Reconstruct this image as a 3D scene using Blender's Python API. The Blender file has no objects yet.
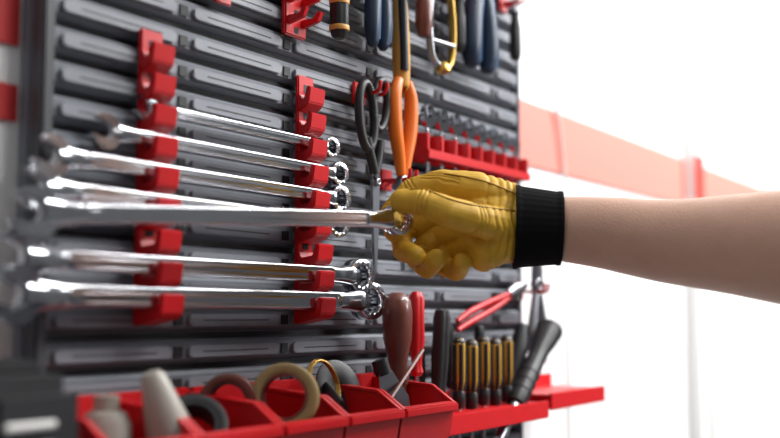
import bpy, bmesh, math, random
from mathutils import Vector, Matrix, noise
from mathutils.bvhtree import BVHTree
random.seed(4)
pi=math.pi
scene=bpy.context.scene
try: scene.view_settings.view_transform='Standard'
except Exception: pass
Z0=1.25
def P(x,y,z): return Vector((x,y,Z0+z))

# ---------------------------------------------------------------- materials
def mat(name,col,rough=.5,metal=0,bump=0,bscale=200,spec=.5,var=0,trans=0,sss=0,coat=0):
    m=bpy.data.materials.new(name); m.use_nodes=True
    nt=m.node_tree; b=nt.nodes['Principled BSDF']
    b.inputs['Base Color'].default_value=(*col,1)
    b.inputs['Roughness'].default_value=rough
    b.inputs['Metallic'].default_value=metal
    b.inputs['Specular IOR Level'].default_value=spec
    b.inputs['Transmission Weight'].default_value=trans
    b.inputs['Coat Weight'].default_value=coat
    if sss:
        b.inputs['Subsurface Weight'].default_value=sss
        b.inputs['Subsurface Radius'].default_value=(.01,.004,.002)
        b.inputs['Subsurface Scale'].default_value=1
    tc=nt.nodes.new('ShaderNodeTexCoord')
    if bump:
        n=nt.nodes.new('ShaderNodeTexNoise'); n.inputs['Scale'].default_value=bscale; n.inputs['Detail'].default_value=4
        nt.links.new(tc.outputs['Object'],n.inputs['Vector'])
        bp=nt.nodes.new('ShaderNodeBump'); bp.inputs['Strength'].default_value=bump; bp.inputs['Distance'].default_value=.001
        nt.links.new(n.outputs['Fac'],bp.inputs['Height']); nt.links.new(bp.outputs['Normal'],b.inputs['Normal'])
    if var:
        n=nt.nodes.new('ShaderNodeTexNoise'); n.inputs['Scale'].default_value=bscale*.15; n.inputs['Detail'].default_value=5
        nt.links.new(tc.outputs['Object'],n.inputs['Vector'])
        mx=nt.nodes.new('ShaderNodeMix'); mx.data_type='RGBA'
        mx.inputs['A'].default_value=(*[c*(1-var) for c in col],1); mx.inputs['B'].default_value=(*[min(1,c*(1+var)) for c in col],1)
        nt.links.new(n.outputs['Fac'],mx.inputs['Factor']); nt.links.new(mx.outputs['Result'],b.inputs['Base Color'])
    return m
M_board=mat('board_grey_plastic',(.165,.178,.205),.48,bump=.2,bscale=900,var=.15)
M_pad=mat('board_pad_plastic',(.225,.238,.270),.45,bump=.2,bscale=900,var=.08)
M_frame=mat('board_frame_plastic',(.045,.048,.055),.5)
M_dark=mat('recess_shade_dark_tape',(.012,.012,.015),.6)  # near black: shade painted into gaps and holes, also the dark tape
M_red=mat('red_plastic',(.56,.006,.010),.40,bump=.08,bscale=500,var=.1)
M_chrome=mat('chrome',(.58,.59,.62),.13,1,bump=.03,bscale=300)
M_steel=mat('steel',(.38,.39,.42),.3,1,bump=.05,bscale=400)
M_black=mat('black_rubber',(.010,.010,.012),.45,bump=.1,bscale=700)
M_knit=mat('black_knit',(.006,.006,.007),.95,bump=.5,bscale=1500,spec=.1)
M_navy=mat('navy_rubber',(.012,.028,.06),.4)
M_blue=mat('blue_trim',(.02,.09,.22),.4)
M_orange=mat('orange_plastic',(.75,.17,.012),.4)
M_amber=mat('amber_plastic',(.62,.33,.03),.22,coat=.5)
M_wood=mat('dark_red_wood',(.13,.03,.018),.4,var=.5,bscale=300,coat=.4)
M_yel=mat('yellow_wood',(.58,.30,.06),.45,var=.3,bscale=200)
M_brass=mat('brass',(.50,.31,.08),.3,1)
M_glove=mat('yellow_leather',(.60,.345,.018),.56,bump=.5,bscale=900,var=.18)
M_seam=mat('yellow_seam',(.32,.17,.008),.6)
M_skin=mat('skin',(.52,.31,.225),.5,bump=.35,bscale=420,var=.08,sss=.12)
M_tape=mat('masking_tape',(.30,.22,.09),.6,var=.2,bscale=300)
M_white=mat('white_plastic',(.70,.69,.67),.4)
M_beige=mat('beige_plastic',(.36,.335,.29),.4)
M_wall=mat('white_painted_wall',(.88,.875,.87),.6,bump=.1,bscale=60)
M_stripe=mat('washed_out_red_stripe',(.72,.25,.20),.6,bump=.1,bscale=60)  # paler red: overexposure washing out the stripe is put into its colour
M_stripe2=mat('red_painted_band',(.58,.05,.035),.6,bump=.1,bscale=60)
M_stripeL=mat('dark_red_painted_stripe',(.50,.02,.02),.6,bump=.1,bscale=60)
M_floor=mat('grey_concrete',(.22,.22,.22),.6,bump=.2,bscale=30,var=.2)
M_wallf=mat('grey_painted_wall',(.20,.205,.215),.7,bump=.1,bscale=60)
M_shirt=mat('grey_cotton',(.10,.11,.13),.9,bump=.3,bscale=600)
M_denim=mat('blue_denim',(.03,.05,.10),.9,bump=.3,bscale=600)
M_hair=mat('brown_hair',(.035,.02,.012),.6,bump=.6,bscale=300)

# ---------------------------------------------------------------- helpers
def link(ob,parent=None):
    scene.collection.objects.link(ob)
    if parent is not None: ob.parent=parent
    return ob
def empty(name,loc=(0,0,0)):
    e=bpy.data.objects.new(name,None); e.empty_display_size=.02; link(e); return e
def fin(bm,name,m,parent=None,smooth=True,bevel=0,angle=40):
    bmesh.ops.recalc_face_normals(bm,faces=bm.faces)
    if bevel:
        es=[e for e in bm.edges if len(e.link_faces)==2 and e.calc_face_angle(0)>.5]
        bmesh.ops.bevel(bm,geom=es,offset=bevel,segments=2,affect='EDGES',clamp_overlap=True)
    me=bpy.data.meshes.new(name); bm.to_mesh(me); bm.free()
    me.materials.append(m)
    if smooth:
        for p in me.polygons: p.use_smooth=True
        try: me.set_sharp_from_angle(angle=math.radians(angle))
        except Exception: pass
    ob=bpy.data.objects.new(name,me); return link(ob,parent)
def box(name,lo,hi,m,parent=None,bevel=0):
    bm=bmesh.new(); bmesh.ops.create_cube(bm,size=1)
    for v in bm.verts:
        v.co=Vector([(lo[i]+hi[i])/2+v.co[i]*(hi[i]-lo[i]) for i in range(3)])
    return fin(bm,name,m,parent,bevel>0,bevel)
def add_prism(bm,poly,origin,ex,ey,ez,depth):
    ex,ey,ez=Vector(ex),Vector(ey),Vector(ez); o=Vector(origin)
    a=[bm.verts.new(o+ex*p[0]+ey*p[1]-ez*depth/2) for p in poly]
    b=[bm.verts.new(o+ex*p[0]+ey*p[1]+ez*depth/2) for p in poly]
    n=len(poly); bm.faces.new(a); bm.faces.new(b[::-1])
    for i in range(n): bm.faces.new((a[i],b[i],b[(i+1)%n],a[(i+1)%n]))
def prism(name,poly,origin,ex,ey,ez,depth,m,parent=None,bevel=0):
    bm=bmesh.new(); add_prism(bm,poly,origin,ex,ey,ez,depth)
    return fin(bm,name,m,parent,True,bevel)
def cat(pts,n=8):
    pts=[tuple(p) for p in pts]; out=[]
    for i in range(len(pts)-1):
        p0=pts[max(i-1,0)];p1=pts[i];p2=pts[i+1];p3=pts[min(i+2,len(pts)-1)]
        for k in range(n):
            t=k/n
            out.append(tuple(.5*((2*b)+(-a+c)*t+(2*a-5*b+4*c-d)*t*t+(-a+3*b-3*c+d)*t**3) for a,b,c,d in zip(p0,p1,p2,p3)))
    out.append(pts[-1]); return out
def add_loft(bm,pts,radii,segs=20,up=(0,0,1),cap=True,mod=None,power=2):
    pts=[Vector(p) for p in pts]; up=Vector(up); rings=[]
    for i,p in enumerate(pts):
        d=(pts[min(i+1,len(pts)-1)]-pts[max(i-1,0)]).normalized()
        s=d.cross(up)
        if s.length<1e-4: s=d.cross(Vector((1,0,0)))
        s.normalize(); q=s.cross(d).normalized()
        r=radii[i] if not isinstance(radii,(int,float)) else radii
        ra,rb=(r,r) if isinstance(r,(int,float)) else r
        ring=[]
        for k in range(segs):
            th=2*pi*k/segs; c,sn=math.cos(th),math.sin(th)
            if power!=2:
                c=math.copysign(abs(c)**(2/power),c); sn=math.copysign(abs(sn)**(2/power),sn)
            f=mod(i,th) if mod else 1
            ring.append(bm.verts.new(p+s*ra*c*f+q*rb*sn*f))
        rings.append(ring)
    for a,b in zip(rings,rings[1:]):
        for k in range(segs): bm.faces.new((a[k],a[(k+1)%segs],b[(k+1)%segs],b[k]))
    if cap: bm.faces.new(rings[0][::-1]); bm.faces.new(rings[-1])
def loft(name,pts,radii,m,parent=None,**k):
    bm=bmesh.new(); add_loft(bm,pts,radii,**k); return fin(bm,name,m,parent)
def add_ring(bm,c,axis,R,ri,h,seg=48,star=0.0,bev=.15):
    axis=Vector(axis).normalized(); s=axis.cross(Vector((0,0,1)))
    if s.length<.01: s=Vector((1,0,0))
    s.normalize(); q=axis.cross(s)
    w=R-ri; b=min(w,h)*bev*1.6
    prof=[(R-b,-h/2),(R-b*.3,-h/2+b*.3),(R,-h/2+b),(R,h/2-b),(R-b*.3,h/2-b*.3),(R-b,h/2),(ri+b*.6,h/2),(ri,h/2-b*.6),(ri,-h/2+b*.6),(ri+b*.6,-h/2)]
    rings=[]
    for k in range(seg):
        th=2*pi*k/seg; row=[]
        for j,(r,z) in enumerate(prof):
            if star and j>=6: r=r*(1+star*(1 if k%4<2 else -1))
            row.append(bm.verts.new(Vector(c)+(s*math.cos(th)+q*math.sin(th))*r+axis*z))
        rings.append(row)
    n=len(prof)
    for k in range(seg):
        a=rings[k];b2=rings[(k+1)%seg]
        for j in range(n): bm.faces.new((a[j],a[(j+1)%n],b2[(j+1)%n],b2[j]))
def ring(name,c,axis,R,ri,h,m,parent=None,**k):
    bm=bmesh.new(); add_ring(bm,c,axis,R,ri,h,**k); return fin(bm,name,m,parent,angle=50)
def stick(name,top,direction,prof,m,parent,segs=20,flute=0,**k):
    d=Vector(direction).normalized()
    pts=[Vector(top)+d*s for s,_ in prof]; rad=[r for _,r in prof]
    mod=(lambda i,th:1-flute*max(0,math.cos(6*th))) if flute else None
    return loft(name,pts,rad,m,parent,segs=segs if not flute else 36,up=(0,1,.01),mod=mod,**k)
def sphpts(p,r,n=3):
    b=bmesh.new(); bmesh.ops.create_icosphere(b,subdivisions=n,radius=r,matrix=Matrix.Translation(p))
    o=[v.co.copy() for v in b.verts]; b.free(); return o
def solid(name,pairs,m,parent,voxel,smooth=5,disp=None):
    """union of tapered capsules -> one continuous skin. pairs=[((p,r),(p,r))..]"""
    bm=bmesh.new()
    for (pa,ra),(pb,rb) in pairs:
        hb=bmesh.new()
        vs=[hb.verts.new(c) for c in sphpts(pa,ra)+sphpts(pb,rb)]
        bmesh.ops.convex_hull(hb,input=vs,use_existing_faces=False)
        bmesh.ops.delete(hb,geom=[v for v in hb.verts if not v.link_faces],context='VERTS')
        mp={v:bm.verts.new(v.co) for v in hb.verts}
        for f in hb.faces: bm.faces.new([mp[v] for v in f.verts])
        hb.free()
    bmesh.ops.recalc_face_normals(bm,faces=bm.faces)
    me=bpy.data.meshes.new('tmp'); bm.to_mesh(me); bm.free()
    tmp=bpy.data.objects.new('tmp',me); link(tmp)
    rm=tmp.modifiers.new('r','REMESH'); rm.mode='VOXEL'; rm.voxel_size=voxel
    sm=tmp.modifiers.new('s','SMOOTH'); sm.factor=.5; sm.iterations=smooth
    dg=bpy.context.evaluated_depsgraph_get(); ev=tmp.evaluated_get(dg)
    gm=bpy.data.meshes.new_from_object(ev); bpy.data.objects.remove(tmp)
    gm.name=name
    if disp:
        for v,nr in [(v,v.normal.copy()) for v in gm.vertices]: v.co=v.co+nr*disp(v.co.copy())
    gm.materials.clear(); gm.materials.append(m)
    for p in gm.polygons: p.use_smooth=True
    return link(bpy.data.objects.new(name,gm),parent)
def path(pts): return list(zip(pts,pts[1:]))

# ---------------------------------------------------------------- room
box('wall_back',(-3,.012,0),(8,.14,3.2),M_wall)
box('wall_front',(-3,-3.6,0),(8,-3.45,3.2),M_wallf)
box('floor',(-3,-3.6,-.05),(8,.14,0),M_floor)
box('trim_1',(1.262,.009,Z0+.203),(1.985,.012,Z0+.290),M_stripe)
box('trim_2',(2.03,.009,Z0+.210),(8,.012,Z0+.290),M_stripe)
box('trim_3',(-3,.009,Z0+.193),(.494,.012,Z0+.238),M_stripeL)
box('trim_4',(-3,.009,Z0+.138),(.494,.012,Z0+.164),M_stripeL)
post=empty('door_post')
box('post_body',(1.985,-.012,0),(2.03,.012,3.2),M_wall,post,.003)
box('post_band',(1.984,-.0135,Z0+.200),(2.031,-.012,Z0+.298),M_stripe2,post)

# ---------------------------------------------------------------- slatted tool board
board=empty('slatted_tool_board')
BX0,BX1=.497,1.262; BZ0,BZ1=-.40,.50
box('back_plate',(BX0,0,Z0+BZ0),(BX1,.0118,Z0+BZ1),M_board,board,.002)
box('frame_left',(BX0,-.014,Z0+BZ0),(BX0+.011,0,Z0+BZ1),M_frame,board,.002)
box('frame_right',(BX1-.006,-.010,Z0+BZ0),(BX1,0,Z0+BZ1),M_board,board,.002)
pitch=.0256
bm=bmesh.new(); bp=bmesh.new(); bs=bmesh.new()
n=int((BZ1-BZ0)/pitch)
for i in range(n):
    z=BZ0+.002+i*pitch
    add_prism(bm,[(.001,0),(-.0045,.0015),(-.0075,.004),(-.0085,.017),(-.006,.0195),(-.0015,.0205),(.001,.0205)],((BX0+BX1)/2+.003,0,Z0+z),(0,1,0),(0,0,1),(1,0,0),BX1-BX0-.020)
    add_prism(bs,[(-.38,.0208),(.374,.0208),(.374,.0252),(-.38,.0252)],((BX0+BX1)/2+.003,-.0003,Z0+z),(1,0,0),(0,0,1),(0,1,0),.0006)  # flat dark strip painted as the shadow line between rows
    xs=[.506,.642,.778,.914,1.05,1.186,1.256]
    for a,b in zip(xs,xs[1:]):
        a+=.010; b-=.010
        if b-a<.02: continue
        c=(a+b)/2; w=b-a
        poly=[(-w/2,.0065),(-w/2+.004,.0045),(w/2-.004,.0045),(w/2,.0065),(w/2,.0125),(w/2-.004,.0148),(-w/2+.004,.0148),(-w/2,.0125)]
        add_prism(bp,poly,(c,-.0098,Z0+z),(1,0,0),(0,0,1),(0,1,0),.0035)
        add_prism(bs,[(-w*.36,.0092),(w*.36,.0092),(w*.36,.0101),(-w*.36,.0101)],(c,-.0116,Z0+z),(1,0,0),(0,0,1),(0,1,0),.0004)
    for a in xs[1:-1]:
        add_prism(bs,[(-.0045,.0055),(.0045,.0055),(.0045,.0140),(-.0045,.0140)],(a,-.0088,Z0+z),(1,0,0),(0,0,1),(0,1,0),.001)
fin(bm,'slats',M_board,board,True,angle=25)
fin(bp,'raised_pads',M_pad,board,True,.0007,angle=25)
fin(bs,'slots_and_gap_shade',M_dark,board,False)  # dark plates: slots and pad lines, plus painted shade in the row gaps

# ---------------------------------------------------------------- red wrench racks
SL=.0245
def armL(i): return .041-.0018*i
def rack(name,xc,w):
    e=empty(name)
    box('plate',(xc-w/2,-.0165,Z0-.008),(xc+w/2,-.0122,Z0+.224),M_red,e,.0012)
    bm=bmesh.new()
    for i in range(9):
        z=.0135+SL*i-.0105; L=armL(i)
        poly=[(-.015,-.011),(-L+.002,-.006),(-L-.002,-.002),(-L-.004,.012),(-L+.0005,.0135),(-L+.004,.002),(-.020,.0005),(-.0185,.006),(-.015,.007)]
        add_prism(bm,poly,(xc,0,Z0+z),(0,1,0),(0,0,1),(1,0,0),w)
    fin(bm,'hook_arms',M_red,e,True,.0009,angle=30)
    bs=bmesh.new()
    for i in range(9):
        z=.0135+SL*i
        add_prism(bs,[(-.004,-.002),(.004,-.002),(.004,.006),(-.004,.006)],(xc,-.0166,Z0+z+.0),(1,0,0),(0,0,1),(0,1,0),.0004)
    fin(bs,'vents',M_dark,e,False)
rack('wrench_rack',.600,.024)
rack('wrench_rack',.798,.024)

# ---------------------------------------------------------------- big combination wrenches (open jaw left, ring right)
def jaw_poly(R):
    g=R*.44
    out=[(R*math.cos(math.radians(a)),R*1.05*math.sin(math.radians(a))) for a in range(50,-231,-14)]
    return out+[(-g,R*.98),(-g,R*.05),(-g*.5,-.22*R),(g*.5,-.22*R),(g,R*.05),(g,R*.98)]
def big_wrench(pa,pb,ra,rb,th,name='combination_wrench',off=.004,axis=None,deep=.014):
    e=empty(name); pa,pb=Vector(pa),Vector(pb)
    d=(pb-pa).normalized(); L=(pb-pa).length
    ax=Vector(axis) if axis else Vector((0,-1,0))
    ax=(ax-d*ax.dot(d)).normalized()
    q=d.cross(ax)
    pts=[]
    for s,o,tw,tt in [(ra*.5,0,1.3,.62),(ra*1.2,.25,1.05,.60),(ra*1.9,.7,.88,.58),(ra*3,1,.80,.56),(L/2,1,.80,.52),(L-rb*4.2,1,.82,.55),(L-rb*2.8,.85,.80,.58),(L-rb*1.8,.4,.88,.62),(L-rb*1.15,.05,1.0,.72),(L-rb*.78,0,1.0,.8)]:
        p=pa+d*s+ax*(off*o); pts.append((*p,tt*th,tw*th))
    pp=cat(pts,6)
    nn=len(pp)
    def groove(i,t):
        if i<17 or i>nn-22: return 1
        a=min(abs(math.sin(t)),1)      # ~0 on the two flat faces
        return .74 if a<.50 else (.88 if a<.62 else 1)
    bm=bmesh.new()
    add_loft(bm,[p[:3] for p in pp],[(p[3],p[4]) for p in pp],segs=40,up=q,power=2.5,mod=groove)
    add_ring(bm,pb,(ax-d*.22).normalized(),rb,rb*.62,deep,star=.05)
    fin(bm,'wrench_body',M_chrome,e,angle=45)
    rot=math.radians(15); dz=(d*math.cos(rot)+q*math.sin(rot)); dy=-(dz)
    ex=ax.cross(dy).normalized()
    prism('open_jaw',jaw_poly(ra),pa+d*ra*.1,ex,dy,ax,deep*.66,M_chrome,e,.0016)
    return e
def zs(i): return .0135+SL*i
def yy(i): return -armL(i)+.0115
big_wrench(P(.463,yy(0),zs(0)),P(.881,yy(0),zs(0)),.0205,.0185,.0108,deep=.018)
big_wrench(P(.466,yy(1),zs(1)),P(.867,yy(1),zs(1)),.0190,.0165,.0098,deep=.016)
big_wrench(P(.485,yy(3),zs(3)),P(.834,yy(3),zs(3)),.0165,.0140,.0084,deep=.014)
big_wrench(P(.497,yy(4),zs(4)),P(.841,yy(4),zs(4)),.0155,.0125,.0076,deep=.013)
big_wrench(P(.548,yy(5),zs(5)),P(.842,yy(5),zs(5)),.0135,.0112,.0066,deep=.012)
big_wrench(P(.590,yy(6),zs(6)),P(.832,yy(6),zs(6)),.0115,.0098,.0058,deep=.011)
big_wrench((.470,-.040,Z0+.068),(.808,-.112,Z0+.0845),.0180,.0140,.0088,off=.003,deep=.013,axis=(-.5,-.85,0))

# ---------------------------------------------------------------- gloved hand
S=.000905
RX=Vector((.549,-.836,0)); WX=Vector((-.836,-.549,0)); UX=Vector((0,0,1))
H0=Vector((.8516,-.146,Z0+.0814))
def H(r,u,w): return H0+RX*(r*S)+UX*(u*S)+WX*(w*S)
glove=empty('work_glove')
prs=[]; joints=[]
def chain(pts,jt=()):
    prs.extend([((H(*a[:3]),a[3]*S),(H(*b[:3]),b[3]*S)) for a,b in path(pts)])
    for j in jt:
        p=H(*pts[j][:3]); t=(H(*pts[min(j+1,len(pts)-1)][:3])-H(*pts[j-1][:3])).normalized()
        joints.append((p,t,pts[j][3]))
# index / middle / ring / little finger, thumb
chain([(-12,42,-12,15.5),(-44,37,-18,13),(-63,15,-12,11.5),(-60,-7,2,10.5)],(0,1,2))
chain([(-20,14,-34,14.5),(-54,-4,-34,12),(-52,-25,-12,11),(-40,-31,6,10)],(1,2))
chain([(-18,-6,-40,14),(-38,-30,-36,11.5),(-27,-43,-12,11),(-19,-35,13,10)],(1,2))
chain([(-2,-18,-40,13.5),(-12,-39,-38,11),(3,-46,-14,10.5),(6,-38,10,9.5)],(1,2))
chain([(52,-2,12,19),(18,2,34,16),(-8,9,42,15),(-32,19,40,13.5),(-54,21,30,11.5)],(1,3))
# palm and back of hand
chain([(68,20,-6,19),(24,35,-8,19.5),(-12,42,-12,15.5)])
chain([(68,6,-8,24),(24,18,-20,20),(-20,14,-34,14.5)])
chain([(68,-8,-8,24),(20,-3,-26,19),(-18,-6,-40,14)])
chain([(68,-19,-6,19),(25,-20,-22,19),(-2,-18,-40,13.5)])
chain([(66,0,-5,30),(48,4,-6,30),(30,12,-8,24)])
chain([(54,-14,4,22),(34,-26,6,19),(30,-30,0,17)])
def gdisp(c):
    d=noise.noise(c*38)*.0010+noise.noise(c*110)*.0006
    for p,t,r in joints:
        v=c-p
        if v.length<r*S*1.6:
            s=v.dot(t)/S
            for o in (-4.5,0,4.0): d-=.0011*math.exp(-((s-o+2.5*noise.noise(c*90))/1.2)**2)
    # gathered creases beside the cuff
    s=(c-H(0,0,0)).dot(RX)/S
    for o in (34,42,50,57): d-=.0011*math.exp(-((s-o+7*noise.noise(c*45))/1.8)**2)
    return d
g_ob=solid('leather_shell',prs,M_glove,glove,.0009,3,gdisp)
bvh=BVHTree.FromPolygons([v.co[:] for v in g_ob.data.vertices],[p.vertices[:] for p in g_ob.data.polygons])
def seam(pts,r=.0008):
    out=[]
    for q in cat(pts,10):
        o=H(q[0],q[1],150); hit=bvh.ray_cast(o,-WX,.4)
        if hit[0] is not None: out.append(hit[0]+hit[1]*r*.3)
    if len(out)>4:
        for _ in range(3):
            out=[out[0]]+[(out[i-1]+out[i]*2+out[i+1])/4 for i in range(1,len(out)-1)]+[out[-1]]
        loft('seam',out,r,M_seam,glove,segs=8,up=(.1,.1,1))
seam([(58,12),(35,13),(10,16),(-10,21),(-30,30),(-46,31)])
seam([(60,30),(35,41),(10,48),(-10,52)])
# knitted cuff
cp=[];cr=[]
N=26
for i in range(N+1):
    t=i/N; r=60+t*47
    hh=41.5-5.5*t+ (1.0 if (t<.10 or t>.90) else 0)
    cp.append(H(r,-1.5-2*t,-3+3*t)); cr.append((hh*.92*S,hh*S))
bm=bmesh.new(); add_loft(bm,cp,cr,segs=144,up=(0,0,1),mod=lambda i,th:1+.006*math.cos(36*th))
fin(bm,'knit_cuff',M_knit,glove,angle=60)

# ---------------------------------------------------------------- person (arm in frame, body beside the camera)
person=empty('person')
ap=[(85,-2,0,29,26),(108,-4,2,32.5,28),(150,-9,12,36,32),(205,-18,28,41,37),(260,-23,55,47.5,43),(325,-28,85,57,50),(375,-27,112,58,52),(420,-20,135,53,50)]
wp=[(*H(*p[:3]),p[3]*S,p[4]*S) for p in ap]
wp+=[(.990,-.565,Z0+.070,.046,.046),(1.045,-.590,Z0+.115,.047,.047),(1.10,-.610,Z0+.155,.050,.050),(1.16,-.635,Z0+.19,.054,.054)]
app=cat(wp,8)
bm=bmesh.new(); add_loft(bm,[p[:3] for p in app],[(p[4],p[3]) for p in app],segs=56,up=(.2,-.2,1))
fin(bm,'right_arm',M_skin,person,angle=180)
V=Vector
def pr(*l): return path([(V(a[:3]),a[3]) for a in l])
solid('shirt',pr((1.19,-.72,1.05,.11),(1.18,-.72,1.28,.115),(1.19,-.66,1.42,.062))+pr((1.19,-.88,1.05,.11),(1.18,-.88,1.28,.115),(1.19,-.96,1.42,.062))
  +pr((1.19,-.80,.98,.13),(1.17,-.80,1.28,.125),(1.19,-.80,1.42,.075))+pr((1.19,-.66,1.42,.062),(1.19,-.96,1.42,.062))
  +pr((1.19,-.66,1.42,.066),(1.10,-.612,1.395,.064))+pr((1.19,-.96,1.42,.066),(1.215,-1.01,1.26,.060)),M_shirt,person,.007,6)
solid('trousers',pr((1.19,-.73,.93,.125),(1.17,-.72,.52,.080),(1.20,-.71,.13,.062))+pr((1.19,-.87,.93,.125),(1.17,-.89,.52,.080),(1.20,-.90,.13,.062))+pr((1.19,-.75,.99,.12),(1.19,-.85,.99,.12)),M_denim,person,.008,5)
for yv in (-.71,-.90): solid('boot',pr((1.21,yv,.09,.052),(1.22,yv,.045,.045),(1.04,yv,.036,.036))+pr((1.21,yv,.15,.055),(1.21,yv,.05,.045)),M_black,person,.005,3)
solid('head',pr((1.20,-.80,1.44,.056),(1.175,-.80,1.53,.052))+pr((1.175,-.80,1.665,.090),(1.145,-.80,1.64,.082),(1.125,-.80,1.575,.050))+pr((1.175,-.80,1.53,.05),(1.15,-.80,1.58,.06))
  +pr((1.068,-.80,1.645,.008),(1.050,-.80,1.618,.013))+pr((1.082,-.785,1.585,.007),(1.082,-.815,1.585,.007))+pr((1.17,-.712,1.62,.012),(1.175,-.708,1.65,.014))+pr((1.17,-.888,1.62,.012),(1.175,-.892,1.65,.014)),M_skin,person,.004,4)
solid('hair',pr((1.185,-.80,1.69,.095),(1.155,-.80,1.705,.085))+pr((1.21,-.80,1.66,.085),(1.215,-.80,1.60,.070)),M_hair,person,.005,4)
for yv in (-.772,-.828):
    solid('eye',pr((1.072,yv,1.650,.010),(1.073,yv,1.650,.010)),M_white,person,.002,1)
    solid('iris',pr((1.0645,yv,1.650,.0045),(1.065,yv,1.650,.0045)),M_hair,person,.001,1)
lh=[pr((1.215,-1.01,1.26,.044),(1.225,-1.04,1.13,.042),(1.17,-1.04,.96,.036),(1.14,-1.03,.89,.027)),pr((1.14,-1.03,.89,.026),(1.12,-1.03,.83,.024))]
for k,(dx,l) in enumerate([(-.030,.075),(-.010,.085),(.010,.080),(.030,.062)]):
    lh.append(pr((1.122+dx*.9,-1.03,.83,.012),(1.112+dx,-1.027,.83-l*.5,.0095),(1.118+dx,-1.012,.83-l,.008)))
lh.append(pr((1.12,-1.02,.86,.015),(1.085,-1.0,.83,.011),(1.078,-.99,.795,.009)))
solid('left_arm',sum(lh,[]),M_skin,person,.0028,4)

# ---------------------------------------------------------------- hanging tools, upper zone
def hookpair(e,x,z,y=-.03,m=M_red):
    box('hook_plate',(x-.010,-.0165,Z0+z-.010),(x+.010,-.0122,Z0+z+.012),m,e,.001)
    for dx in (-.006,.006):
        p=cat([(x+dx,-.014,Z0+z),(x+dx,y-.006,Z0+z-.001),(x+dx,y-.012,Z0+z+.003),(x+dx,y-.013,Z0+z+.010)],4)
        loft('peg',p,.0020,m,e,segs=10)
e=empty('tool_hook'); hookpair(e,.682,.276)
e=empty('tool_clip_holder')
box('clip_plate',(.764,-.018,Z0+.258),(.796,-.0122,Z0+.32),M_red,e,.0015)
for dx in (-.011,.011):
    for zz in (.268,.288,.308):
        prism('prong',[(-.018,0),(-.036,.004),(-.040,.013),(-.036,.014),(-.031,.008),(-.018,.008)],(.780+dx,0,Z0+zz),(0,1,0),(0,0,1),(1,0,0),.006,M_red,e,.0008)
bs=bmesh.new()
for zz in (.264,.280,.296,.312): add_prism(bs,[(-.003,-.003),(.003,-.003),(.003,.003),(-.003,.003)],(.780,-.0181,Z0+zz),(1,0,0),(0,0,1),(0,1,0),.0004)
fin(bs,'clip_holes',M_dark,e,False)
e=empty('hanging_screwdriver')
xs0=.826
stick('grip',P(xs0,-.034,.264),(0,0,1),[(0,.005),(.003,.008),(.01,.0095),(.05,.0095),(.07,.007),(.08,.006),(.09,.008)],M_black,e,flute=.08)
for z in (.274,.300): ring('band',P(xs0,-.034,z),(0,0,1),.0099,.008,.005,M_yel,e)
stick('shank',P(xs0,-.034,.35),(0,0,1),[(0,.003),(.11,.003)],M_steel,e)
hookpair(e,xs0,.372)
def pliers(name,x,ztip,L,spread,mh,trim=None,y=-.034,rh=.0085,tilt=0):
    e=empty(name)
    for s in (-1,1):
        pts=[(x+s*spread,ztip),(x+s*spread*1.12,ztip+.02),(x+s*spread*.95,ztip+L*.35),(x+s*spread*.4,ztip+L*.62),(x+s*.003,ztip+L*.72)]
        pts=[(a+tilt*(z-ztip),z) for a,z in pts]
        rr=[rh*.75,rh*1.05,rh,rh*.8,rh*.6]
        pp=cat([(a,y,Z0+z,r) for (a,z),r in zip(pts,rr)],6)
        pp=[(pp[0][0],pp[0][1],pp[0][2]-.004,rh*.35)]+pp
        loft('grip',[p[:3] for p in pp],[p[3] for p in pp],mh,e,segs=18,up=(0,1,0))
        if trim:
            loft('grip_trim',[(p[0]+rh*.55,p[1]-rh*.2,p[2]) for p in pp[3:18]],[p[3]*.62 for p in pp[3:18]],trim,e,segs=12,up=(0,1,0))
    xt=x+tilt*L*.72
    ring('pivot',P(xt,y,ztip+L*.76),(0,1,0),.010,.003,.010,M_steel,e)
    prism('jaws',[(-.009,0),(.009,0),(.008,.02),(.003,.045),(-.003,.045),(-.008,.02)],P(xt,y,ztip+L*.76),(1,0,0),(0,0,1),(0,1,0),.009,M_steel,e,.001)
    hookpair(e,xt,ztip+L*.70,y)
    return e
pliers('hanging_pliers',.893,.272,.15,.0095,M_navy,M_blue,y=-.034,rh=.0080)
pliers('hanging_pliers',1.108,.290,.16,.019,M_navy,M_blue,y=-.034,rh=.0118)
e=empty('wooden_handled_file')
xf=.934
pp=cat([(xf+.003,-.034,Z0+.236,.006),(xf+.003,-.034,Z0+.240,.0085),(xf+.002,-.034,Z0+.27,.0095),(xf,-.034,Z0+.31,.0088),(xf-.002,-.034,Z0+.36,.006)],6)
loft('handle',[p[:3] for p in pp],[p[3] for p in pp],M_yel,e,up=(0,1,0))
loft('grip_strip',[(p[0]-.004,p[1]-.006,p[2]) for p in pp[9:]],[.0048]*len(pp[9:]),M_black,e,up=(0,1,0),segs=12)
loft('file_blade',[(xf-.002,-.034,Z0+.355),(xf-.002,-.034,Z0+.47)],[(.002,.006)]*2,M_steel,e,up=(1,0,0))
hookpair(e,xf-.002,.375)
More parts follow.
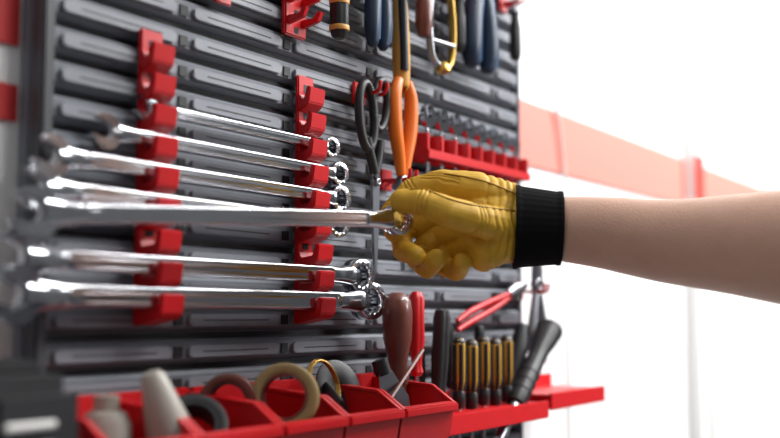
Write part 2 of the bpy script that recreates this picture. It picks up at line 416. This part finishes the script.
def down_snips(name,x,ztop,L,mh,y=-.036,tipL=.09):
    e=empty(name)
    for s in (-1,1):
        pp=cat([(x+s*.008,y,Z0+ztop,.0055),(x+s*.0155,y,Z0+ztop-.018,.0075),(x+s*.0145,y,Z0+ztop-.05,.0078),(x+s*.007,y,Z0+ztop-.08,.0065),(x+s*.003,y,Z0+ztop-.1,.005)],6)
        loft('handle',[p[:3] for p in pp],[p[3] for p in pp],mh,e,segs=16,up=(0,1,0))
    ring('pivot',P(x,y,ztop-.108),(0,1,0),.009,.002,.009,M_steel,e)
    prism('blades',[(-.006,0),(.006,0),(.003,-tipL*.6),(.001,-tipL),(-.001,-tipL),(-.004,-tipL*.6)],P(x,y,ztop-.108),(1,0,0),(0,0,1),(0,1,0),.005,M_steel,e,.0006)
    hookpair(e,x,ztop-.104,y)
down_snips('orange_handled_snips',.936,.243,.2,M_orange)
e=empty('scissors')
y=-.032; sx=-.010
def loop(cx,cz,a,b,rot,r,m):
    pts=[]
    for k in range(33):
        th=2*pi*k/32; px,pz=a*math.cos(th),b*math.sin(th)
        pts.append((cx+px*math.cos(rot)-pz*math.sin(rot),y,Z0+cz+px*math.sin(rot)+pz*math.cos(rot)))
    loft('finger_loop',pts,(r),m,e,segs=12,up=(0,1,0),cap=False)
loop(.886+sx,.197,.0130,.033,.10,.0046,M_black)
loop(.910+sx,.212,.0120,.026,-.15,.0044,M_black)
for s in (-1,1):
    loft('shank',cat([(.898+sx+s*.012,y,Z0+.175),(.900+sx+s*.006,y,Z0+.155),(.901+sx-s*.002,y,Z0+.135)],5),[.0048]*11,M_black,e,segs=12,up=(0,1,0))
ring('pivot_screw',P(.901+sx,y-.003,.132),(0,1,0),.004,.001,.004,M_steel,e)
prism('blades',[(-.007,0),(.007,0),(.0055,-.05),(.001,-.10),(-.002,-.10),(-.0055,-.05)],P(.901+sx,y,.140),(1,0,0),(0,0,1),(0,1,0),.003,M_steel,e,.0005)
hookpair(e,.897+sx,.222,y)
e=empty('brass_caliper')
for s in (-1,1):
    pp=cat([(1.022+s*.004,-.032,Z0+.275),(1.022+s*.020,-.032,Z0+.283),(1.022+s*.026,-.032,Z0+.32),(1.022+s*.018,-.032,Z0+.37),(1.022+s*.003,-.032,Z0+.41)],6)
    loft('leg',pp,[(.0034,.0045)]*len(pp),M_brass if s>0 else M_steel,e,segs=12,up=(0,1,0))
stick('adjust_screw',P(.998,-.034,.300),(1,0,.05),[(0,.003),(.048,.003)],M_steel,e)
stick('handle',P(1.022,-.034,.266),(0,0,1),[(0,.004),(.003,.009),(.008,.009),(.014,.004)],M_brass,e)
hookpair(e,1.022,.405)
e=empty('hanging_awl')
stick('handle',P(.985,-.032,.300),(0,0,1),[(0,.004),(.002,.007),(.015,.010),(.04,.009),(.06,.006),(.065,.006)],M_wood,e)
stick('shank',P(.985,-.032,.36),(0,0,1),[(0,.002),(.10,.0015)],M_steel,e)
hookpair(e,.985,.38)
# slim black handled screwdrivers beside the caliper
for xx,zz,mm in ((1.062,.300,M_black),(1.205,.318,M_black)):
    e=empty('hanging_screwdriver')
    stick('grip',P(xx,-.032,zz),(0,0,1),[(0,.004),(.003,.0065),(.010,.0078),(.04,.0074),(.055,.005),(.062,.006)],mm,e,flute=.1)
    stick('shank',P(xx,-.032,zz+.06),(0,0,1),[(0,.0024),(.10,.0024)],M_steel,e)
    hookpair(e,xx,zz+.075)

# ---------------------------------------------------------------- small combination wrench set on red rail
e=empty('small_wrench_rail')
box('rail_back',(.985,-.018,Z0+.166),(1.235,-.0122,Z0+.200),M_red,e,.002)
for i in range(9):
    xx=.988+i*.030
    box('divider',(xx-.003,-.036,Z0+.168),(xx+.003,-.017,Z0+.196),M_red,e,.0012)
box('rail_lip',(.985,-.038,Z0+.168),(1.233,-.034,Z0+.178),M_red,e,.001)
def combo(x,zt,zb,w):
    e=empty('combination_wrench'); y=-.026
    bm=bmesh.new()
    R=w*1.25
    rot=math.radians(15); c,s=math.cos(rot),math.sin(rot)
    add_prism(bm,jaw_poly(R),P(x,y,zt-R),(c,0,s),(-s,0,c),(0,1,0),.005)
    add_loft(bm,[P(x,y,zt-R*1.8),P(x,y,(zt+zb)/2),P(x,y,zb+R*1.7)],[(.0019,w*.48),(.0017,w*.42),(.0019,w*.46)],segs=16,up=(1,0,0))
    add_ring(bm,P(x,y,zb+R),(0,1,0),R,R*.6,.006,seg=32)
    fin(bm,'wrench_body',M_chrome,e,angle=35)
for i in range(8):
    combo(1.003+i*.030,.230-.001*i,.052+.004*i,.0100-.0003*i)

# ---------------------------------------------------------------- lower-right tools
e=empty('red_handled_pliers')
for s in (-1,1):
    pp=cat([(1.055,-.032,Z0-.012+s*.005,.0030),(1.085,-.032,Z0-.002+s*.006,.0038),(1.14,-.032,Z0+.012+s*.005,.0036),(1.185,-.032,Z0+.024+s*.002,.0032)],6)
    loft('handle',[p[:3] for p in pp],[p[3] for p in pp],M_red,e,segs=14)
pp=[(1.18,-.032,Z0+.023),(1.20,-.032,Z0+.029),(1.225,-.032,Z0+.037)]
loft('jaws',pp,[(.005,.008),(.005,.011),(.004,.004)],M_steel,e)
hookpair(e,1.185,.016,-.03,M_frame)
pliers('steel_pliers',1.243,-.058,.125,.015,M_steel,None,y=-.040,rh=.0062)
def rail(x0,x1,z,yf=-.088):
    e=empty('red_tool_rail')
    box('shelf',(x0,yf,Z0+z-.004),(x1,-.0122,Z0+z),M_red,e,.001)
    box('front_lip',(x0,yf-.003,Z0+z-.018),(x1,yf+.001,Z0+z+.002),M_red,e,.001)
    box('back_flange',(x0,-.016,Z0+z-.02),(x1,-.0122,Z0+z+.016),M_red,e,.001)
    k=int((x1-x0)/.028)
    for i in range(k+1):
        xx=x0+.006+i*(x1-x0-.012)/k
        prism('web',[(0,0),(.07,0),(.07,-.014),(.0,-.012)],(xx,yf,Z0+z-.004),(0,1,0),(0,0,1),(1,0,0),.003,M_red,e)
rail(.925,1.165,-.101)
rail(1.172,1.335,-.093)
for i in range(5):
    e=empty('screwdriver')
    xx=1.008+i*.0275; y=-.060; zt=-.024-.003*(i%2); r=.0080
    d=Vector((0,0,-1))
    stick('handle',P(xx,y,zt),d,[(0,.004),(.002,.0062),(.008,r),(.045,r*.97),(.055,r*.7),(.060,r*.66),(.066,r*.85),(.074,r*.6)],M_amber,e,flute=.14)
    bm=bmesh.new()
    for k in range(6):
        th=pi/3*k+pi*.28
        q=Vector((math.cos(th)*r*.82,math.sin(th)*r*.82,0))
        c=P(xx,y,zt-.027)+q
        add_loft(bm,[c+Vector((0,0,.020)),c+Vector((0,0,-.020)),c-q*.3+Vector((0,0,-.028))],.0027,segs=10,up=(0,1,0))
    fin(bm,'grip_stripes',M_black,e)
    stick('collar',P(xx,y,zt+.0008),d,[(0,.003),(.001,.0048),(.004,.0070),(.006,.0076),(.007,.007)],M_black,e)
    stick('lower_collar',P(xx,y,zt-.056),d,[(0,.0060),(.002,.0070),(.016,.0070),(.019,.0045)],M_black,e)
    stick('shank',P(xx,y,zt-.072),(0,0,-1),[(0,.0026),(.09,.0026)],M_chrome,e)
# short dark drivers filling the rail behind the amber row
for xx,zz,rr in ((.972,-.030,.0075),(1.035,-.010,.0060),(1.105,-.012,.0065)):
    e=empty('nut_driver')
    stick('handle',P(xx,-.032,zz),(.04,0,-1),[(0,.004),(.002,rr*.8),(.010,rr),(.04,rr*.95),(.055,rr*.8),(.065,rr*.9),(.07,rr*.6)],M_black,e,flute=.12)
    stick('shank',P(xx+.003,-.032,zz-.068),(.04,0,-1),[(0,.0028),(.07,.0028)],M_chrome,e)
e=empty('black_pipe_handle')
a,b=P(1.116,-.072,-.100),P(1.222,-.066,-.018); d=(b-a).normalized()
prf=[(0,.0095),(.01,.0120),(.055,.0120),(.075,.0110),(.095,.0115),(.112,.0145),(.130,.0160)]
loft('grip',[a+d*s for s,_ in prf],[r for _,r in prf],M_black,e,segs=28,cap=True)
ring('end_ring',a+d*.1325,d,.0165,.0115,.006,M_black,e)
for s in (.02,.035,.05): ring('groove_ring',a+d*s,d,.0128,.010,.0035,M_black,e)
loft('lower_tube',[a,a-d*.06],[.006,.006],M_steel,e)
e=empty('hex_driver')
a,b=P(1.158,-.045,-.092),P(1.19,-.045,-.012); d=(b-a).normalized()
loft('grip',[a,a+d*.02,a+d*.06,b],[.009,.011,.011,.007],M_black,e)
loft('shank',[a,a-d*.07],[.003,.003],M_steel,e)
e=empty('nut_driver')
stick('handle',P(.988,-.052,.006),(-.10,0,-1),[(0,.005),(.002,.0080),(.010,.0098),(.03,.0094),(.05,.0100),(.07,.0090),(.085,.0080),(.094,.0088),(.098,.005)],M_black,e,flute=.12)
stick('shank',P(.979,-.052,-.085),(-.1,0,-1),[(0,.0035),(.10,.0035)],M_chrome,e)
e=empty('wood_chisel')
stick('handle',P(.900,-.052,.022),(.02,0,-1),[(0,.005),(.002,.009),(.008,.0135),(.02,.0152),(.045,.0142),(.062,.0105),(.072,.0092),(.082,.0115),(.09,.010)],M_wood,e,segs=28)
stick('ferrule',P(.902,-.052,-.066),(.02,0,-1),[(0,.0088),(.012,.0082)],M_brass,e)
loft('blade',[P(.902,-.052,-.075),P(.903,-.052,-.14)],[(.0015,.008),(.001,.009)],M_steel,e,up=(1,0,0))
e=empty('screwdriver')
stick('handle',P(.946,-.046,.024),(0,0,-1),[(0,.004),(.002,.006),(.008,.0088),(.03,.0084),(.05,.0090),(.068,.006),(.075,.0055),(.082,.0075),(.086,.005)],M_red,e,flute=.12)
stick('shank',P(.946,-.046,-.06),(0,0,-1),[(0,.003),(.10,.003)],M_chrome,e)
# ---------------------------------------------------------------- storage bins
def bin_(x0,x1,zt=-.066,yf=-.105):
    e=empty('storage_bin'); t=.0025; g=.0018; x0+=g;x1-=g; zb=zt-.085; h=.085
    side=[(-.014,h+.006),(-.014,0),(yf+.016,0),(yf,.045),(yf-.004,h*.82),(yf+.02,h)]
    for xx in (x0+t/2,x1-t/2):
        prism('side',side,(xx,0,Z0+zb),(0,1,0),(0,0,1),(1,0,0),t,M_red,e,.0006)
        prism('side_rim',[(yf-.004,h*.82),(yf+.02,h),(-.014,h+.006),(-.014,h+.009),(yf+.019,h+.003),(yf-.006,h*.84)],(xx,0,Z0+zb),(0,1,0),(0,0,1),(1,0,0),t*2.0,M_red,e,.0006)
    c=(x0+x1)/2; w=x1-x0
    prism('base',[(-.014,0),(-.014,t),(yf+.015,t),(yf+.016,0)],(c,0,Z0+zb),(0,1,0),(0,0,1),(1,0,0),w,M_red,e)
    prism('front',[(yf+.016,0),(yf,.045),(yf-.004,h*.80),(yf-.004+t,h*.80),(yf+t,.045),(yf+.016+t,0)],(c,0,Z0+zb),(0,1,0),(0,0,1),(1,0,0),w,M_red,e)
    prism('rim',[(yf-.009,h*.75),(yf-.009,h*.84),(yf+.001,h*.86),(yf+.001,h*.75)],(c,0,Z0+zb),(0,1,0),(0,0,1),(1,0,0),w+.001,M_red,e,.0012)
    box('back',(x0,-.0165,Z0+zb),(x1,-.0122,Z0+zt+.012),M_red,e,.001)
    return e
xb=[.478,.562,.650,.735,.820,.915]
for a,b in zip(xb,xb[1:]): bin_(a,b,zt=-.070)
# things in the bins
def tape(c,axis,R,m,core):
    e=empty('masking_tape_roll')
    ring('paper_roll',c,axis,R,R*.70,.020,m,e,bev=.08)
    ring('cardboard_core',c,axis,R*.70,R*.63,.0205,core,e,bev=.05)
tape(P(.694,-.078,-.066),(-.85,-.52,.08),.0270,M_tape,M_wood)
tape(P(.663,-.045,-.070),(-.80,-.55,.05),.0230,M_wood,M_dark)
tape(P(.606,-.060,-.086),(-.6,-.60,.6),.026,M_dark,M_dark)
e=empty('wire_coil')
for k in range(3):
    pts=[P(.772+.020*math.cos(t)+.003*k,-.06+.006*math.sin(t)+.004*k,-.062+.022*math.sin(t)) for t in [2*pi*j/32 for j in range(33)]]
    loft('wire_loop',pts,.0011,M_brass,e,segs=8,up=(0,1,0),cap=False)
e=empty('putty_knife')
prism('blade',[(-.020,-.03),(.020,-.03),(.022,.0),(.008,.028),(-.008,.028)],P(.862,-.070,-.082),(.9,-.3,.25),(-.2,.1,1),(.35,.93,0),.0012,M_steel,e)
loft('handle',[P(.856,-.066,-.056),P(.852,-.063,-.042)],[(.005,.008),(.005,.008)],M_black,e)
e=empty('pencil')
loft('body',[P(.835,-.080,-.085),P(.925,-.066,-.035)],[.0022,.0022],M_wood,e,segs=6)
e=empty('cutting_disc')
ring('disc',P(.812,-.045,-.066),(-.2,-.9,.3),.026,.005,.002,M_black,e)
e=empty('wire_brush')
loft('handle',[P(.755,-.09,-.080),P(.800,-.04,-.068)],[(.004,.008)]*2,M_black,e)
e=empty('sealant_nozzle')
stick('cone',P(.548,-.075,-.040),(.35,-.1,-1),[(0,.006),(.004,.009),(.05,.018),(.08,.020)],M_beige,e)
e=empty('plastic_bottle')
stick('bottle',P(.530,-.050,-.056),(0,0,-1),[(0,.009),(.010,.009),(.012,.014),(.02,.018),(.08,.018)],M_beige,e)
# black drill bit case in front left, standing on its own red shelf
e=empty('drill_bit_case')
box('case_body',(.385,-.112,Z0-.125),(.462,-.030,Z0-.036),M_black,e,.012)
prism('lid',[(-.034,0),(.034,0),(.024,.010),(-.022,.012)],(.424,-.055,Z0-.037),(1,0,0),(0,0,1),(0,1,0),.045,M_black,e,.003)
for k in range(3):
    loft('drill_bit',[(.398,-.1145,Z0-.064-.013*k),(.432,-.1145,Z0-.064-.013*k)],.0024,M_white,e,segs=12)
e=empty('red_wall_shelf')
box('shelf_board',(.375,-.125,Z0-.133),(.474,.011,Z0-.1255),M_red,e,.001)
e=empty('spray_cap')
stick('cap',P(.375,-.060,-.024),(0,0,-1),[(0,.006),(.002,.009),(.03,.010)],M_orange,e)

e=empty('hanging_cable')
pp=cat([(1.36,.004,Z0+.95),(1.36,.004,Z0+.45),(1.385,.004,Z0+.34),(1.42,.004,Z0+.25),(1.432,.004,Z0+.12),(1.43,.004,Z0-.4)],10)
loft('cable',pp,.0025,M_white,e,segs=8,up=(0,1,0))
e=empty('wall_hook')
box('base',(2.02,-.006,Z0+.44),(2.07,.012,Z0+.52),M_white,e,.003)
stick('peg',(2.045,-.004,Z0+.47),(0,-1,0),[(0,.006),(.04,.006),(.045,.010),(.05,.010)],M_steel,e)
e=empty('conduit_pipe')
loft('pipe',[(2.08,0,0),(2.08,0,Z0+.0)],.008,M_white,e,segs=12,up=(0,1,0))

# ---------------------------------------------------------------- light
w=bpy.data.worlds.new('world'); scene.world=w; w.use_nodes=True; nt=w.node_tree
bg=nt.nodes['Background']; tc=nt.nodes.new('ShaderNodeTexCoord'); sep=nt.nodes.new('ShaderNodeSeparateXYZ')
cr=nt.nodes.new('ShaderNodeValToRGB')
nt.links.new(tc.outputs['Generated'],sep.inputs[0]); 
mr=nt.nodes.new('ShaderNodeMapRange'); mr.inputs[1].default_value=-1; mr.inputs[2].default_value=1
nt.links.new(sep.outputs['Z'],mr.inputs[0]); nt.links.new(mr.outputs[0],cr.inputs[0]); nt.links.new(cr.outputs[0],bg.inputs[0])
el=cr.color_ramp.elements; el[0].position=.42; el[0].color=(.10,.10,.10,1); el[1].position=.86; el[1].color=(1,1,1,1)
x=el.new(.52); x.color=(.25,.26,.28,1)
bg.inputs[1].default_value=.66
def area(name,loc,target,size,sy,energy,col=(1,1,1)):
    l=bpy.data.lights.new(name,'AREA'); l.shape='RECTANGLE'; l.size=size; l.size_y=sy; l.energy=energy; l.color=col
    o=bpy.data.objects.new(name,l); link(o); o.location=loc
    o.rotation_euler=(Vector(target)-Vector(loc)).to_track_quat('-Z','Y').to_euler()
area('added_overhead_light',(1.5,-1.1,2.7),(1.0,0,1.25),1.2,.3,34,(1,.98,.96))  # added area light to brighten the board, no fixture here
area('added_overhead_light',(2.8,-1.0,2.6),(2.4,0,1.4),1.4,.6,58)  # added area light that blows out the right-hand wall, no fixture here
area('unseen_right_light',(2.6,-2.6,2.3),(1.1,-.1,1.3),.7,.5,34,(.97,.985,1))  # unseen area light from the right onto the board; no window modelled

# ---------------------------------------------------------------- camera
cam=bpy.data.cameras.new('camera'); co=bpy.data.objects.new('camera',cam); link(co)
psi=math.radians(33.3); th=math.radians(5.06)
Fv=Vector((math.cos(psi)*math.cos(th),math.sin(psi)*math.cos(th),math.sin(th)))
co.location=(0,-.635,Z0); co.rotation_euler=Fv.to_track_quat('-Z','Y').to_euler()
cam.lens=50; cam.sensor_width=36; cam.clip_start=.02
cam.dof.use_dof=True; cam.dof.focus_distance=1.02; cam.dof.aperture_fstop=2.6
scene.camera=co
